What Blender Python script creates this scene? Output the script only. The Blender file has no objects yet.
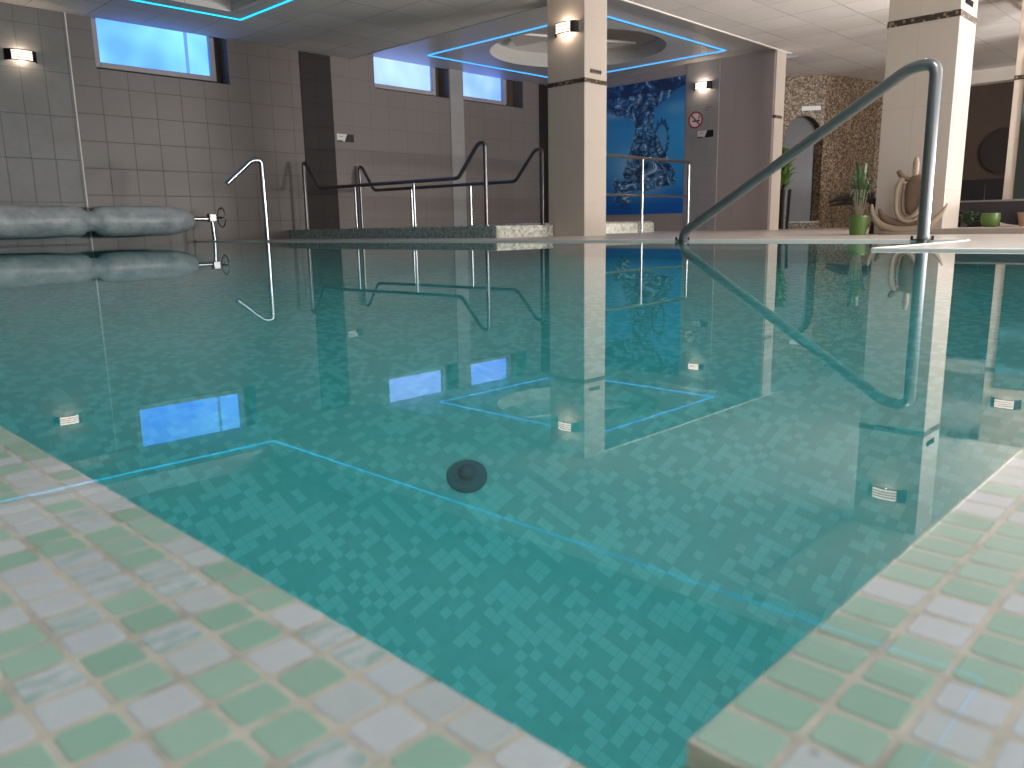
import bpy, bmesh, math, random
from mathutils import Vector, Matrix, noise
sc = bpy.context.scene
COL = sc.collection
random.seed(7)

# ------------------------------------------------------------------ render look
sc.view_settings.view_transform = 'Standard'
sc.view_settings.look = 'None'
sc.view_settings.exposure = 0.0
sc.view_settings.gamma = 1.0
sc.view_settings.use_curve_mapping = False
sc.cycles.use_denoising = True
sc.cycles.max_bounces = 12
sc.cycles.transmission_bounces = 10
sc.cycles.glossy_bounces = 6
sc.cycles.diffuse_bounces = 6
sc.cycles.caustics_refractive = True
sc.cycles.caustics_reflective = False
sc.cycles.sample_clamp_indirect = 4.0

def s2l(c):
    return tuple(((x/255)/12.92 if x/255 <= .04045 else ((x/255+.055)/1.055)**2.4) for x in c)

# ------------------------------------------------------------------ node helper
class NT:
    def __init__(s, name):
        s.m = bpy.data.materials.new(name); s.m.use_nodes = True
        s.t = s.m.node_tree; s.t.nodes.clear()
        s.out = s.t.nodes.new('ShaderNodeOutputMaterial')
    def n(s, typ, **kw):
        nd = s.t.nodes.new(typ)
        for k, v in kw.items(): setattr(nd, k, v)
        return nd
    def l(s, a, b): s.t.links.new(a, b)
    def setin(s, sock, v):
        if hasattr(v, 'is_output') or isinstance(v, bpy.types.NodeSocket): s.l(v, sock)
        else: sock.default_value = v
    def math(s, op, a, b=0.0, c=0.0, clamp=False):
        nd = s.n('ShaderNodeMath', operation=op, use_clamp=clamp)
        s.setin(nd.inputs[0], a); s.setin(nd.inputs[1], b); s.setin(nd.inputs[2], c)
        return nd.outputs[0]
    def mix(s, f, a, b, blend='MIX'):
        nd = s.n('ShaderNodeMix', data_type='RGBA', blend_type=blend)
        s.setin(nd.inputs[0], f)
        for i, v in ((6, a), (7, b)):
            if isinstance(v, bpy.types.NodeSocket): s.l(v, nd.inputs[i])
            else: nd.inputs[i].default_value = (*v[:3], 1)
        return nd.outputs[2]
    def noise(s, scale, detail=3, vec=None, rough=.5, dim='3D'):
        nd = s.n('ShaderNodeTexNoise', noise_dimensions=dim)
        nd.inputs['Scale'].default_value = scale; nd.inputs['Detail'].default_value = detail
        nd.inputs['Roughness'].default_value = rough
        if vec is not None: s.l(vec, nd.inputs['Vector'])
        return nd.outputs[0]
    def ramp(s, f, stops):
        nd = s.n('ShaderNodeValToRGB'); s.l(f, nd.inputs[0])
        e = nd.color_ramp.elements
        while len(e) < len(stops): e.new(.5)
        for k, (p, c) in enumerate(stops):
            e[k].position = p; e[k].color = (*c[:3], 1) if not isinstance(c, (int, float)) else (c, c, c, 1)
        return nd.outputs[0]
    def obj(s): 
        return s.n('ShaderNodeTexCoord').outputs['Object']
    def bsdf(s, color, rough=.5, metal=0., spec=.5, bump=None, bstr=.3, bdist=.002, **kw):
        b = s.n('ShaderNodeBsdfPrincipled')
        if isinstance(color, bpy.types.NodeSocket): s.l(color, b.inputs['Base Color'])
        else: b.inputs['Base Color'].default_value = (*color[:3], 1)
        s.setin(b.inputs['Roughness'], rough); s.setin(b.inputs['Metallic'], metal)
        b.inputs['Specular IOR Level'].default_value = spec
        for k, v in kw.items(): s.setin(b.inputs[k.replace('_', ' ')], v)
        if bump is not None:
            bp = s.n('ShaderNodeBump'); bp.inputs['Strength'].default_value = bstr; bp.inputs['Distance'].default_value = bdist
            s.l(bump, bp.inputs['Height']); s.l(bp.outputs[0], b.inputs['Normal'])
        s.l(b.outputs[0], s.out.inputs[0])
        return b

def plain(name, rgb, rough=.5, metal=0., spec=.5, var=.06, nscale=9., bstr=.1, bdist=.002):
    t = NT(name); c = s2l(rgb)
    nz = t.noise(nscale, 4, t.obj())
    col = t.mix(nz, tuple(x*(1-var) for x in c), tuple(min(1, x*(1+var)) for x in c))
    t.bsdf(col, rough, metal, spec, bump=nz, bstr=bstr, bdist=bdist)
    return t.m

def tiles(name, rgb, grout, pw, ph, ow=0., oh=0., gap=.004, var=.05, rough=.35, mode='wall', alt=None, altp=.5, vein=0., veincol=(90, 90, 90), bump=.3, spec=.5, vscale=3.):
    """grid of tiles; mode wall -> horizontal axis picked by the face normal, floor -> x,y"""
    t = NT(name); o = t.obj(); sp = t.n('ShaderNodeSeparateXYZ'); t.l(o, sp.inputs[0])
    if mode == 'wall':
        g = t.n('ShaderNodeNewGeometry'); sn = t.n('ShaderNodeSeparateXYZ'); t.l(g.outputs['Normal'], sn.inputs[0])
        k = t.math('GREATER_THAN', t.math('ABSOLUTE', sn.outputs[0]), .6)
        a = t.math('ADD', t.math('MULTIPLY', sp.outputs[1], k), t.math('MULTIPLY', sp.outputs[0], t.math('SUBTRACT', 1., k)))
        b = sp.outputs[2]
    elif mode == 'floor': a, b = sp.outputs[0], sp.outputs[1]
    a = t.math('DIVIDE', t.math('SUBTRACT', a, ow), pw); b = t.math('DIVIDE', t.math('SUBTRACT', b, oh), ph)
    def edge(v, p):
        f = t.math('FRACT', v); d = t.math('MULTIPLY', t.math('MINIMUM', f, t.math('SUBTRACT', 1., f)), p)
        return d
    d = t.math('MINIMUM', edge(a, pw), edge(b, ph))
    m = t.math('DIVIDE', t.math('SUBTRACT', d, gap*.35), gap*.3, clamp=True)
    cv = t.n('ShaderNodeCombineXYZ'); t.l(t.math('FLOOR', a), cv.inputs[0]); t.l(t.math('FLOOR', b), cv.inputs[1])
    wn = t.n('ShaderNodeTexWhiteNoise', noise_dimensions='3D'); t.l(cv.outputs[0], wn.inputs[0])
    c = s2l(rgb)
    col = t.mix(wn.outputs[0], tuple(x*(1-var) for x in c), tuple(x*(1+var) for x in c))
    if alt:
        w2 = t.n('ShaderNodeTexWhiteNoise', noise_dimensions='3D')
        off = t.n('ShaderNodeVectorMath', operation='ADD'); t.l(cv.outputs[0], off.inputs[0]); off.inputs[1].default_value = (31.3, 7.7, 3.1); t.l(off.outputs[0], w2.inputs[0])
        col = t.mix(t.math('LESS_THAN', w2.outputs[0], altp), col, s2l(alt))
    if vein:
        nz = t.noise(vscale, 6, o, .65)
        f = t.ramp(nz, [(.35, 0.), (.62, 1.)])
        col = t.mix(t.math('MULTIPLY', f, vein), col, s2l(veincol))
    col = t.mix(m, s2l(grout), col)
    t.bsdf(col, t.math('ADD', t.math('MULTIPLY', t.math('SUBTRACT', 1., m), .4), rough), spec=spec, bump=m, bstr=bump, bdist=.002)
    return t.m

def emis(name, rgb, strength, mixc=None, scale=1.5):
    t = NT(name); e = t.n('ShaderNodeEmission'); e.inputs[1].default_value = strength
    if mixc:
        nz = t.noise(scale, 2, t.obj())
        t.l(t.mix(t.ramp(nz, [(.35, 0.), (.68, 1.)]), s2l(rgb), s2l(mixc)), e.inputs[0])
    else: e.inputs[0].default_value = (*s2l(rgb), 1)
    t.l(e.outputs[0], t.out.inputs[0]); return t.m

# ------------------------------------------------------------------ mesh helper
class MB:
    def __init__(s): s.bm = bmesh.new()
    def box(s, x0, x1, y0, y1, z0, z1, bevel=0.):
        v = [s.bm.verts.new(p) for p in ((x0,y0,z0),(x1,y0,z0),(x1,y1,z0),(x0,y1,z0),(x0,y0,z1),(x1,y0,z1),(x1,y1,z1),(x0,y1,z1))]
        fs = [s.bm.faces.new([v[i] for i in q]) for q in ((3,2,1,0),(4,5,6,7),(0,1,5,4),(1,2,6,5),(2,3,7,6),(3,0,4,7))]
        if bevel:
            es = {e for f in fs for e in f.edges}
            bmesh.ops.bevel(s.bm, geom=list(es), offset=bevel, segments=2, affect='EDGES', profile=.5)
        return s
    def loft(s, rings, closed=True, cap=True):
        rs = [[s.bm.verts.new(p) for p in r] for r in rings]
        n = len(rs[0])
        for a, b in zip(rs, rs[1:]):
            for i in range(n if closed else n-1):
                s.bm.faces.new((a[i], a[(i+1) % n], b[(i+1) % n], b[i]))
        if cap and closed:
            s.bm.faces.new(list(reversed(rs[0]))); s.bm.faces.new(rs[-1])
        return s
    def tube(s, pts, r, fillet=0., n=14, cap=True, taper=None):
        P = [Vector(p) for p in pts]
        if fillet and len(P) > 2:
            Q = [P[0]]
            for a, b, c in zip(P, P[1:], P[2:]):
                d1, d2 = (a-b), (c-b); f = min(fillet, d1.length*.48, d2.length*.48)
                p1 = b+d1.normalized()*f; p2 = b+d2.normalized()*f
                for k in range(7):
                    t = k/6; Q.append(p1*(1-t)**2+b*2*t*(1-t)+p2*t*t)
            Q.append(P[-1]); P = Q
        rings = []; up = None
        for i, p in enumerate(P):
            d = (P[min(i+1, len(P)-1)]-P[max(i-1, 0)]).normalized()
            if up is None:
                up = d.orthogonal().normalized()
            up = (up-d*up.dot(d)).normalized(); w = d.cross(up)
            rr = r if taper is None else taper(i/(len(P)-1))*r
            rings.append([p+up*math.cos(2*math.pi*k/n)*rr+w*math.sin(2*math.pi*k/n)*rr for k in range(n)])
        return s.loft(rings, cap=cap)
    def lathe(s, prof, c=(0,0,0), axis='z', n=32, cap=True):
        rings = []
        for r, h in prof:
            ring = []
            for k in range(n):
                a = 2*math.pi*k/n; x, y = r*math.cos(a), r*math.sin(a)
                ring.append(Vector(c)+(Vector((x, y, h)) if axis == 'z' else Vector((h, x, y)) if axis == 'x' else Vector((y, h, x))))
            rings.append(ring)
        return s.loft(rings, cap=cap)
    def quad(s, *p):
        s.bm.faces.new([s.bm.verts.new(q) for q in p]); return s
    def build(s, name, mat, parent=None, smooth=False, kind=None, label=None):
        bmesh.ops.recalc_face_normals(s.bm, faces=s.bm.faces)
        me = bpy.data.meshes.new(name); s.bm.to_mesh(me); s.bm.free()
        if smooth:
            for f in me.polygons: f.use_smooth = True
            me.set_sharp_from_angle(angle=math.radians(40))
        o = bpy.data.objects.new(name, me); COL.objects.link(o)
        if mat: me.materials.append(mat)
        if parent:
            o.parent = parent
            o.matrix_parent_inverse = Matrix.Translation(parent_world(parent)).inverted()
        if kind: o['kind'] = kind
        if label: o['label'] = label
        return o
def parent_world(p):
    v = Vector((0,0,0))
    while p: 
        if p.type == 'EMPTY': v = v+p.location
        p = p.parent if p.parent else None
    return v
def empty(name, loc, label, cat, group=None, kind=None):
    o = bpy.data.objects.new(name, None); o.empty_display_size = .05; COL.objects.link(o); o.location = loc
    o['label'] = label; o['category'] = cat
    if group: o['group'] = group
    if kind: o['kind'] = kind
    return o
def tag(o, label, cat, group=None, kind=None):
    o['label'] = label; o['category'] = cat
    if group: o['group'] = group
    if kind: o['kind'] = kind
    return o
def lamp(name, kind, loc, energy, color, parent=None, size=.1, size_y=None, rot=None, blend=None):
    L = bpy.data.lights.new(name, kind); L.energy = energy; L.color = color
    if kind == 'AREA':
        L.shape = 'RECTANGLE' if size_y else 'SQUARE'; L.size = size
        if size_y: L.size_y = size_y
    else: L.shadow_soft_size = size
    o = bpy.data.objects.new(name, L); COL.objects.link(o); o.location = loc
    if rot: o.rotation_euler = rot
    if parent:
        o.parent = parent; o.matrix_parent_inverse = Matrix.Translation(parent_world(parent)).inverted()
    return o

# ------------------------------------------------------------------ materials
TAUPE = (150, 134, 124)
M = {}
M['wall_taupe'] = tiles('taupe_wall_tiles', (116, 107, 101), (97, 89, 84), .301, .2935, ow=.51, oh=.252, gap=.007, var=.035, rough=.42, bump=.25)
M['wall_taupe_big'] = tiles('taupe_wall_tiles_wide', (122, 113, 107), (109, 101, 95), .325, .325, ow=.7, oh=.25, gap=.006, var=.025, rough=.42, bump=.2)
M['mural_wall'] = tiles('mural_wall_tiles', (176, 164, 157), (166, 154, 147), .6, .6, ow=.2, oh=.1, gap=.005, var=.02, rough=.4, bump=.2)
M['grey_tiles'] = tiles('grey_marbled_wall_tiles', (118, 117, 113), (92, 90, 87), .236, .455, ow=.132, oh=.007, gap=.006, var=.05, rough=.4, vein=.5, veincol=(100, 95, 90), bump=.25)
M['grey_tiles_pale'] = tiles('grey_pilaster_tiles', (152, 148, 145), (134, 130, 127), .3, .45, ow=.05, oh=.1, gap=.004, var=.03, rough=.45, vein=.35, veincol=(170, 168, 166))
M['dark_brown'] = tiles('dark_brown_pilaster_tiles', (44, 37, 35), (38, 32, 30), .3, .3, gap=.004, var=.04, rough=.55, spec=.3)
M['column'] = tiles('cream_column_tiles', (192, 180, 168), (176, 164, 152), .5, .62, ow=.16, oh=.33, gap=.003, var=.015, rough=.35, vein=.15, veincol=(176, 160, 146))
M['band'] = tiles('brown_mosaic_band_tiles', (54, 43, 34), (84, 70, 58), .02, .022, gap=.002, var=.4, rough=.35, alt=(140, 118, 92), altp=.22)
M['ceiling'] = None
M['panel'] = plain('smooth_ceiling_panel_paint', (196, 196, 194), .35, var=.02, nscale=2.)
M['white'] = plain('white_trim_paint', (225, 218, 208), .4, var=.02)
M['deck'] = tiles('beige_deck_tiles', (204, 192, 184), (190, 178, 168), .3, .3, gap=.003, var=.02, rough=.3, mode='floor')
M['steel'] = plain('brushed_stainless_steel', (178, 180, 182), .2, 1., var=.04, nscale=60.)
M['steel_dark'] = plain('dark_weathered_steel', (118, 116, 116), .3, 1., var=.1, nscale=40.)
M['rail_grey'] = plain('grey_satin_rail_coating', (126, 128, 127), .28, .75, var=.05)
M['black'] = plain('black_satin_metal', (22, 21, 22), .4, .2)
M['frame'] = plain('grey_window_frame_paint', (165, 158, 155), .45, var=.02)
M['rim'] = plain('cream_edge_stone', (236, 228, 220), .4, var=.04)
M['dark_room'] = plain('dark_brown_plaster', (74, 60, 52), .6, var=.15, nscale=2.)
M['grey_door'] = plain('frosted_grey_door', (86, 86, 90), .35, var=.05, nscale=2.)

# ceiling tiles : 0.583 m mineral panels, slightly sagging
t = NT('mineral_ceiling_tiles'); o = t.obj(); sp = t.n('ShaderNodeSeparateXYZ'); t.l(o, sp.inputs[0])
P_ = .5835
wob = t.math('MULTIPLY', t.math('SUBTRACT', t.noise(1.7, 2, o), .5), .022)
a = t.math('DIVIDE', t.math('ADD', t.math('SUBTRACT', sp.outputs[0], 4.012-P_*10), wob), P_)
b = t.math('DIVIDE', t.math('ADD', t.math('SUBTRACT', sp.outputs[1], 9.68-P_*25), wob), P_)
def ed(v):
    f = t.math('FRACT', v); return t.math('MULTIPLY', t.math('MINIMUM', f, t.math('SUBTRACT', 1., f)), P_)
ea, eb = ed(a), ed(b)
d = t.math('MINIMUM', ea, eb)
m = t.math('DIVIDE', t.math('SUBTRACT', d, .002), .005, clamp=True)
cv = t.n('ShaderNodeCombineXYZ'); t.l(t.math('FLOOR', a), cv.inputs[0]); t.l(t.math('FLOOR', b), cv.inputs[1])
wn = t.n('ShaderNodeTexWhiteNoise', noise_dimensions='3D'); t.l(cv.outputs[0], wn.inputs[0])
c0 = s2l((226, 222, 218))
col = t.mix(wn.outputs[0], tuple(x*.93 for x in c0), tuple(x*1.06 for x in c0))
col = t.mix(t.math('MULTIPLY', t.noise(90, 3, o), .25), col, s2l((150, 146, 142)))
gapf = t.math('MULTIPLY', t.math('SUBTRACT', 1., m), t.ramp(t.noise(1.3, 2, o), [(.35, .25), (.65, .8)]))
col = t.mix(gapf, col, s2l((82, 79, 77)))
hgt = t.math('ADD', t.math('MULTIPLY', t.math('MULTIPLY', ea, eb), 2.), t.math('MULTIPLY', wn.outputs[0], .25))
t.bsdf(col, .75, bump=hgt, bstr=.5, bdist=.05, spec=.2)
M['ceiling'] = t.m

# brown pebble mosaic
t = NT('brown_glass_mosaic'); o = t.obj()
vo = t.n('ShaderNodeTexVoronoi', feature='F1'); vo.inputs['Scale'].default_value = 42; t.l(o, vo.inputs['Vector'])
sp = t.n('ShaderNodeSeparateColor'); t.l(vo.outputs['Color'], sp.inputs[0])
col = t.ramp(sp.outputs[0], [(0., s2l((64, 50, 38))), (.3, s2l((102, 85, 68))), (.65, s2l((134, 115, 94))), (1., s2l((176, 158, 132)))])
t.bsdf(col, .4, bump=vo.outputs['Distance'], bstr=.3, bdist=.01)
M['brown_mosaic'] = t.m
def pebble(name, c1, c2, c3, scale):
    t = NT(name); o = t.obj()
    vo = t.n('ShaderNodeTexVoronoi', feature='F1'); vo.inputs['Scale'].default_value = scale; t.l(o, vo.inputs['Vector'])
    sp = t.n('ShaderNodeSeparateColor'); t.l(vo.outputs['Color'], sp.inputs[0])
    col = t.ramp(sp.outputs[0], [(0., s2l(c1)), (.5, s2l(c2)), (1., s2l(c3))])
    t.bsdf(col, .35, bump=vo.outputs['Distance'], bstr=.25, bdist=.008); return t.m
M['green_mosaic'] = pebble('grey_green_mosaic', (112, 132, 128), (142, 162, 156), (174, 188, 180), 38)
M['pale_mosaic'] = pebble('pale_mosaic', (160, 165, 152), (202, 202, 188), (228, 226, 214), 38)

# marble mosaic of the coping (colour per tile from the mesh, veins procedural)
t = NT('green_and_white_marble_mosaic'); o = t.obj()
at = t.n('ShaderNodeAttribute', attribute_name='Col'); 
sc_ = t.n('ShaderNodeSeparateColor'); t.l(at.outputs['Color'], sc_.inputs[0])
mp = t.n('ShaderNodeMapping'); mp.inputs['Scale'].default_value = (1., 2.6, 1.); mp.inputs['Rotation'].default_value = (0, 0, .6); t.l(o, mp.inputs[0])
vn = t.ramp(t.noise(75, 5, mp.outputs[0], .6), [(.46, 0.), (.64, 1.)])
fine = t.noise(420, 3, o)
col = t.mix(t.math('MULTIPLY', vn, at.outputs['Alpha']), at.outputs['Color'], s2l((172, 208, 198)))
col = t.mix(t.math('MULTIPLY', fine, .16), col, s2l((150, 160, 145)))
spots = t.ramp(t.noise(55, 2, o, .5), [(.76, 0.), (.80, 1.)])
col = t.mix(t.math('MULTIPLY', spots, .55), col, s2l((95, 88, 72)))
t.bsdf(col, .3, bump=fine, bstr=.05, bdist=.0005)
M['marble'] = t.m
t = NT('sandy_tile_grout'); o = t.obj(); nz = t.noise(60, 5, o, .6)
t.bsdf(t.ramp(nz, [(.3, s2l((186, 180, 168))), (.5, s2l((224, 217, 202))), (.7, s2l((240, 233, 216)))]), .8, bump=nz, bstr=.3, bdist=.001)
M['grout'] = t.m
M['basin'] = tiles('pool_basin_mosaic', (188, 214, 213), (194, 216, 214), .0157, .0157, ow=.0042, oh=.0063, gap=.0010, var=.04, rough=.4, mode='floor', alt=(226, 238, 238), altp=.42, bump=.1)
M['basin_wall'] = tiles('pool_basin_wall_mosaic', (188, 214, 213), (194, 216, 214), .0157, .0157, gap=.0010, var=.04, rough=.4, mode='wall', alt=(226, 238, 238), altp=.42, bump=.1)

# ------------------------------------------------------------------ room constants (metres; X = u, Y = v)
ZC, ZP = 2.45, 2.551
VW = 9.741; UM = 11.3
UF = 4.45        # far pool edge
UB, VB = -3.0, -3.5

def struct(name, mb, mat, parent=None, label=None):
    return mb.build(name, mat, parent, kind='structure', label=label)

# deck floor (stone tile) : beyond the far edge, plus the spur at the right
mb = MB()
mb.box(UF, 15.8, VB-.3, VW+.3, -.25, .004)
mb.box(3.15, UF, VB-.3, 1.13, -.25, .004)
struct('floor', mb, M['deck'], label='beige tiled deck around the far side of the pool')
mb = MB(); mb.box(UF-.012, UF+.035, 1.14, VW, -.1, .012, .002); mb.box(3.138, 3.17, .082, 1.13, -.1, .009, .003); mb.box(3.17, UF-.012, 1.13, 1.145, -.1, .009, .003)
struct('trim_1', mb, M['rim'], label='pale stone edge strip along the far pool rim')
mb = MB(); mb.box(UB, 3.14, VB, -.45, -.25, .004); mb.box(UB, -.45, -.45, VW, -.25, .004)
struct('floor_near', mb, M['deck'], label='beige deck behind the pool coping')

# window wall with three openings
W1, W2, W3 = (3.494, 5.065, 1.916, 2.60), (7.295, 8.727, 2.11, 2.75), (9.028, 10.425, 2.11, 2.75)
def wall_box(mb, u0, u1, openings, z1=2.85):
    x = u0
    for (a, b, c, d) in openings:
        mb.box(x, a, VW, VW+.3, -1.2, z1); mb.box(a, b, VW, VW+.3, -1.2, c); mb.box(a, b, VW, VW+.3, d, z1); x = b
    mb.box(x, u1, VW, VW+.3, -1.2, z1)
mb = MB(); wall_box(mb, UB-.3, 6.3, [W1])
struct('wall_left', mb, M['wall_taupe'], label='taupe tiled wall with a high window behind the pool')
mb = MB(); wall_box(mb, 6.3, UM+.3, [W2, W3])
struct('wall_left_far', mb, M['wall_taupe_big'], label='taupe tiled wall with two high windows behind the rails')
struct('trim_2', MB().box(UB, 3.225, VW-.012, VW, -.3, ZC), M['grey_tiles'], label='grey marbled tile panel with a wall lamp')
struct('trim_3', MB().box(3.225, 3.238, VW-.014, VW, -.3, ZC), M['white'], label='thin white edging strip beside the grey tiles')
struct('trim_4', MB().box(6.07, 6.555, VW-.01, VW, 0, ZC), M['dark_brown'], label='dark brown tiled pilaster strip')
struct('trim_5', MB().box(8.735, 9.02, VW-.012, VW, 0, ZP), M['grey_tiles_pale'], label='pale grey pilaster between the two far windows')
struct('trim_6', MB().box(10.83, UM, VW-.012, VW, 0, ZP), M['dark_brown'], label='dark brown corner strip behind the cream column')

# mural wall
struct('wall_back', MB().box(UM, UM+.12, 5.60, VW, 0, 2.85), M['mural_wall'], label='taupe wall carrying the blue water mural')
mb = MB(); mb.box(10.88, 11.16, 5.362, 5.385, 0, ZC, 0)
struct('trim_7', mb, M['column'], label='cream tiled end face of the mural wall')
struct('trim_9', MB().box(UM-.02, UM, 6.47, 7.035, 0, ZP), M['grey_tiles_pale'], label='pale grey pilaster with wall lamp and signs')
# other walls
mb = MB(); mb.box(UB-.3, UB, VB, VW, -.25, 2.85)
struct('wall_front', mb, M['wall_taupe'], label='taupe wall behind the viewer')

# unseen right wall; its broad windows are added to brighten the room
mb = MB(); y0, y1 = VB-.3, VB
mb.box(UB, -1.5, y0, y1, 0, 2.85); mb.box(11.5, 15.8, y0, y1, 0, 2.85); mb.box(-1.5, 11.5, y0, y1, 0, .12); mb.box(-1.5, 11.5, y0, y1, 2.3, 2.85)
for k in range(1, 5): x = -1.5+13*k/5; mb.box(x-.12, x+.12, y0, y1, .12, 2.3)
struct('wall_right', mb, M['wall_taupe_big'], label='unseen right wall with broad windows added for brightness')

# dark lounge walls and curved brown mosaic wall with an arched doorway
mb = MB(); mb.box(15.15, 15.4, VB, 5.2, 0, 2.4); mb.box(12.2, 12.35, .3, 2.1, 0, 2.3)
struct('wall_far', mb, M['dark_room'], label='dark brown walls of the lounge beyond the columns')
struct('trim_10', MB().box(14.9, 15.15, VB, 5.2, 2.25, 2.45), M['white'], label='white soffit above the dark lounge')
pts = [(12.3, 8.0), (12.75, 6.75), (12.93, 6.20), (13.33, 5.70), (13.7, 5.57), (14.1, 5.48), (14.7, 5.35), (15.3, 4.9)]
mb = MB()
def seg(mb, a, b, z0, z1, th=.16):
    a, b = Vector((*a, 0)), Vector((*b, 0)); d = (b-a).normalized(); n = Vector((-d.y, d.x, 0))*(-th)
    if n.x < 0: n = -n
    p = [a, b, b+n, a+n]
    vs = [mb.bm.verts.new((q.x, q.y, z)) for z in (z0, z1) for q in p]
    for q in ((3,2,1,0),(4,5,6,7),(0,1,5,4),(1,2,6,5),(2,3,7,6),(3,0,4,7)): mb.bm.faces.new([vs[i] for i in q])
for i, (a, b) in enumerate(zip(pts, pts[1:])):
    if i == 2:
        A, B = Vector(a), Vector(b); L = (B-A).length; NS = 26
        for k in range(NS):
            s0, s1 = k/NS, (k+1)/NS; sm = (s0+s1)/2; hw = .5; x = (sm-.5)/hw
            zt = 1.40+.42*math.sqrt(max(0, 1-x*x))
            p0, p1 = A+(B-A)*s0, A+(B-A)*s1
            seg(mb, p0, p1, zt, ZC, .22)
        seg(mb, A, B, 0, .10, .25)
    else: seg(mb, a, b, 0, ZC)
struct('wall_curved', mb, M['brown_mosaic'], label='curved brown mosaic wall with an arched doorway')
A, B = Vector(pts[2]), Vector(pts[3]); d = (B-A).normalized(); nn = Vector((d.y, -d.x)); nn = -nn if nn.x < 0 else nn
mb = MB(); seg(mb, A+nn*.17-d*.05, B+nn*.17+d*.02, .08, 1.95, .05)
dr = struct('door_1', mb, M['grey_door'], label='grey door in the arched opening')
mb = MB(); q0 = B+nn*.12-d*.06; seg(mb, q0, B+nn*.12+d*.02, .1, 1.75, .05)
mb.build('door_jamb', M['dark_room'], dr, kind='structure', label='dark jamb')
mb = MB(); seg(mb, A-nn*.02+d*.02, B-nn*.02, .10, .118, .2)
struct('trim_11', mb, M['pale_mosaic'], label='pebbled threshold under the arched door')

# ceiling : tiled field with an opening over the pool and a raised panel beyond column
CU1 = 15.8
mb = MB()
RU0, RU1, RV0, RV1 = -1.2, 4.52, 1.15, 8.53
def cbox(u0, u1, v0, v1): mb.box(u0, u1, v0, v1, ZC, ZC+.06)
cbox(UB-.3, RU0, VB-.3, VW+.3); cbox(RU0, RU1, VB-.3, RV0); cbox(RU0, RU1, RV1, VW); cbox(RU1, 6.88, VB-.3, VW)
cbox(6.88, CU1, VB-.3, 5.375); cbox(UM+.28, CU1, 5.375, VW)
struct('ceiling', mb, M['ceiling'], label='ceiling of square mineral tiles')
# recess over the pool
mb = MB(); zz = ZC+.20
mb.box(RU0-.02, RU0, RV0, RV1, ZC+.06, zz); mb.box(RU1, RU1+.02, RV0, RV1, ZC+.06, zz); mb.box(RU0, RU1, RV0-.02, RV0, ZC+.06, zz); mb.box(RU0, RU1, RV1, RV1+.02, ZC+.06, zz)
mb.box(RU0-.02, RU1+.02, RV0-.02, RV1+.02, zz, zz+.04)
struct('ceiling_recess', mb, M['panel'], label='plain recessed ceiling field over the pool')
# raised panel with round dome opening
mb = MB(); cx_, cy_, cr = 9.22, 7.55, 1.24; n = 72
u0, u1, v0, v1 = 6.84, UM+.05, 5.375, VW+.05
def sq(a):
    c, s = math.cos(a), math.sin(a)
    k = min(((u1-cx_) if c > 0 else (u0-cx_))/c if abs(c) > 1e-9 else 1e9, ((v1-cy_) if s > 0 else (v0-cy_))/s if abs(s) > 1e-9 else 1e9)
    return Vector((cx_+c*k, cy_+s*k, ZP))
angs = sorted([2*math.pi*k/n for k in range(n)]+[math.atan2(y-cy_, x-cx_) % (2*math.pi) for x in (u0, u1) for y in (v0, v1)])
ri = [mb.bm.verts.new((cx_+cr*math.cos(a), cy_+cr*math.sin(a), ZP)) for a in angs]
ro = [mb.bm.verts.new(sq(a)) for a in angs]
ri2 = [mb.bm.verts.new((cx_+cr*math.cos(a), cy_+cr*math.sin(a), ZP+.05)) for a in angs]
ro2 = [mb.bm.verts.new(sq(a)+Vector((0,0,.05))) for a in angs]
N = len(angs)
for i in range(N):
    j = (i+1) % N
    mb.bm.faces.new((ri[i], ro[i], ro[j], ri[j])); mb.bm.faces.new((ri2[i], ri2[j], ro2[j], ro2[i]))
    mb.bm.faces.new((ri[i], ri[j], ri2[j], ri2[i])); mb.bm.faces.new((ro[i], ro2[i], ro2[j], ro[j]))
struct('ceiling_panel', mb, M['panel'], label='smooth raised ceiling panel with a round opening')
mb = MB(); mb.lathe([(cr+.0, ZP+.05), (cr+.0, ZP+.2), (cr-.22, ZP+.32), (.02, ZP+.34)], (cx_, cy_, 0), n=64, cap=False)
struct('ceiling_dome', mb, plain('dome_paint', (196, 194, 188), .6, var=.02), label='shallow round ceiling dome above the whirlpool')
mb = MB()
for k in range(3):
    a0 = 2.2+k*2.1; 
    P = [Vector((cx_+math.cos(a)*r, cy_+math.sin(a)*r, ZP+.17)) for a, r in ((a0-.42, 1.02), (a0+.42, 1.02), (a0, .25))]
    vs = [mb.bm.verts.new(p) for p in P]+[mb.bm.verts.new(p+Vector((0,0,.03))) for p in P]
    for q in ((0,1,2),(5,4,3),(0,3,4,1),(1,4,5,2),(2,5,3,0)): mb.bm.faces.new([vs[i] for i in q])
tag(mb.build('dome_shadow_shape', M['white']), 'white triangular panels standing in for shadows inside the round ceiling dome', 'ceiling shadow shape')  # panels modelled in place of triangular shadows in the dome
# step faces / trims of ceiling
struct('trim_12', MB().box(7.03, UM, 5.35, 5.378, ZC-.012, ZC+.012), M['white'], label='white edge bead between tiled ceiling and smooth panel')
struct('trim_13', MB().box(6.86, 6.885, 5.84, VW, ZC-.006, ZP+.03), M['panel'], label='grey edge of the raised ceiling panel')
struct('beam', MB().box(4.85, 15.15, 1.84, 2.44, ZC-.028, ZC), M['white'], label='shallow white beam over the column row')

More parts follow.
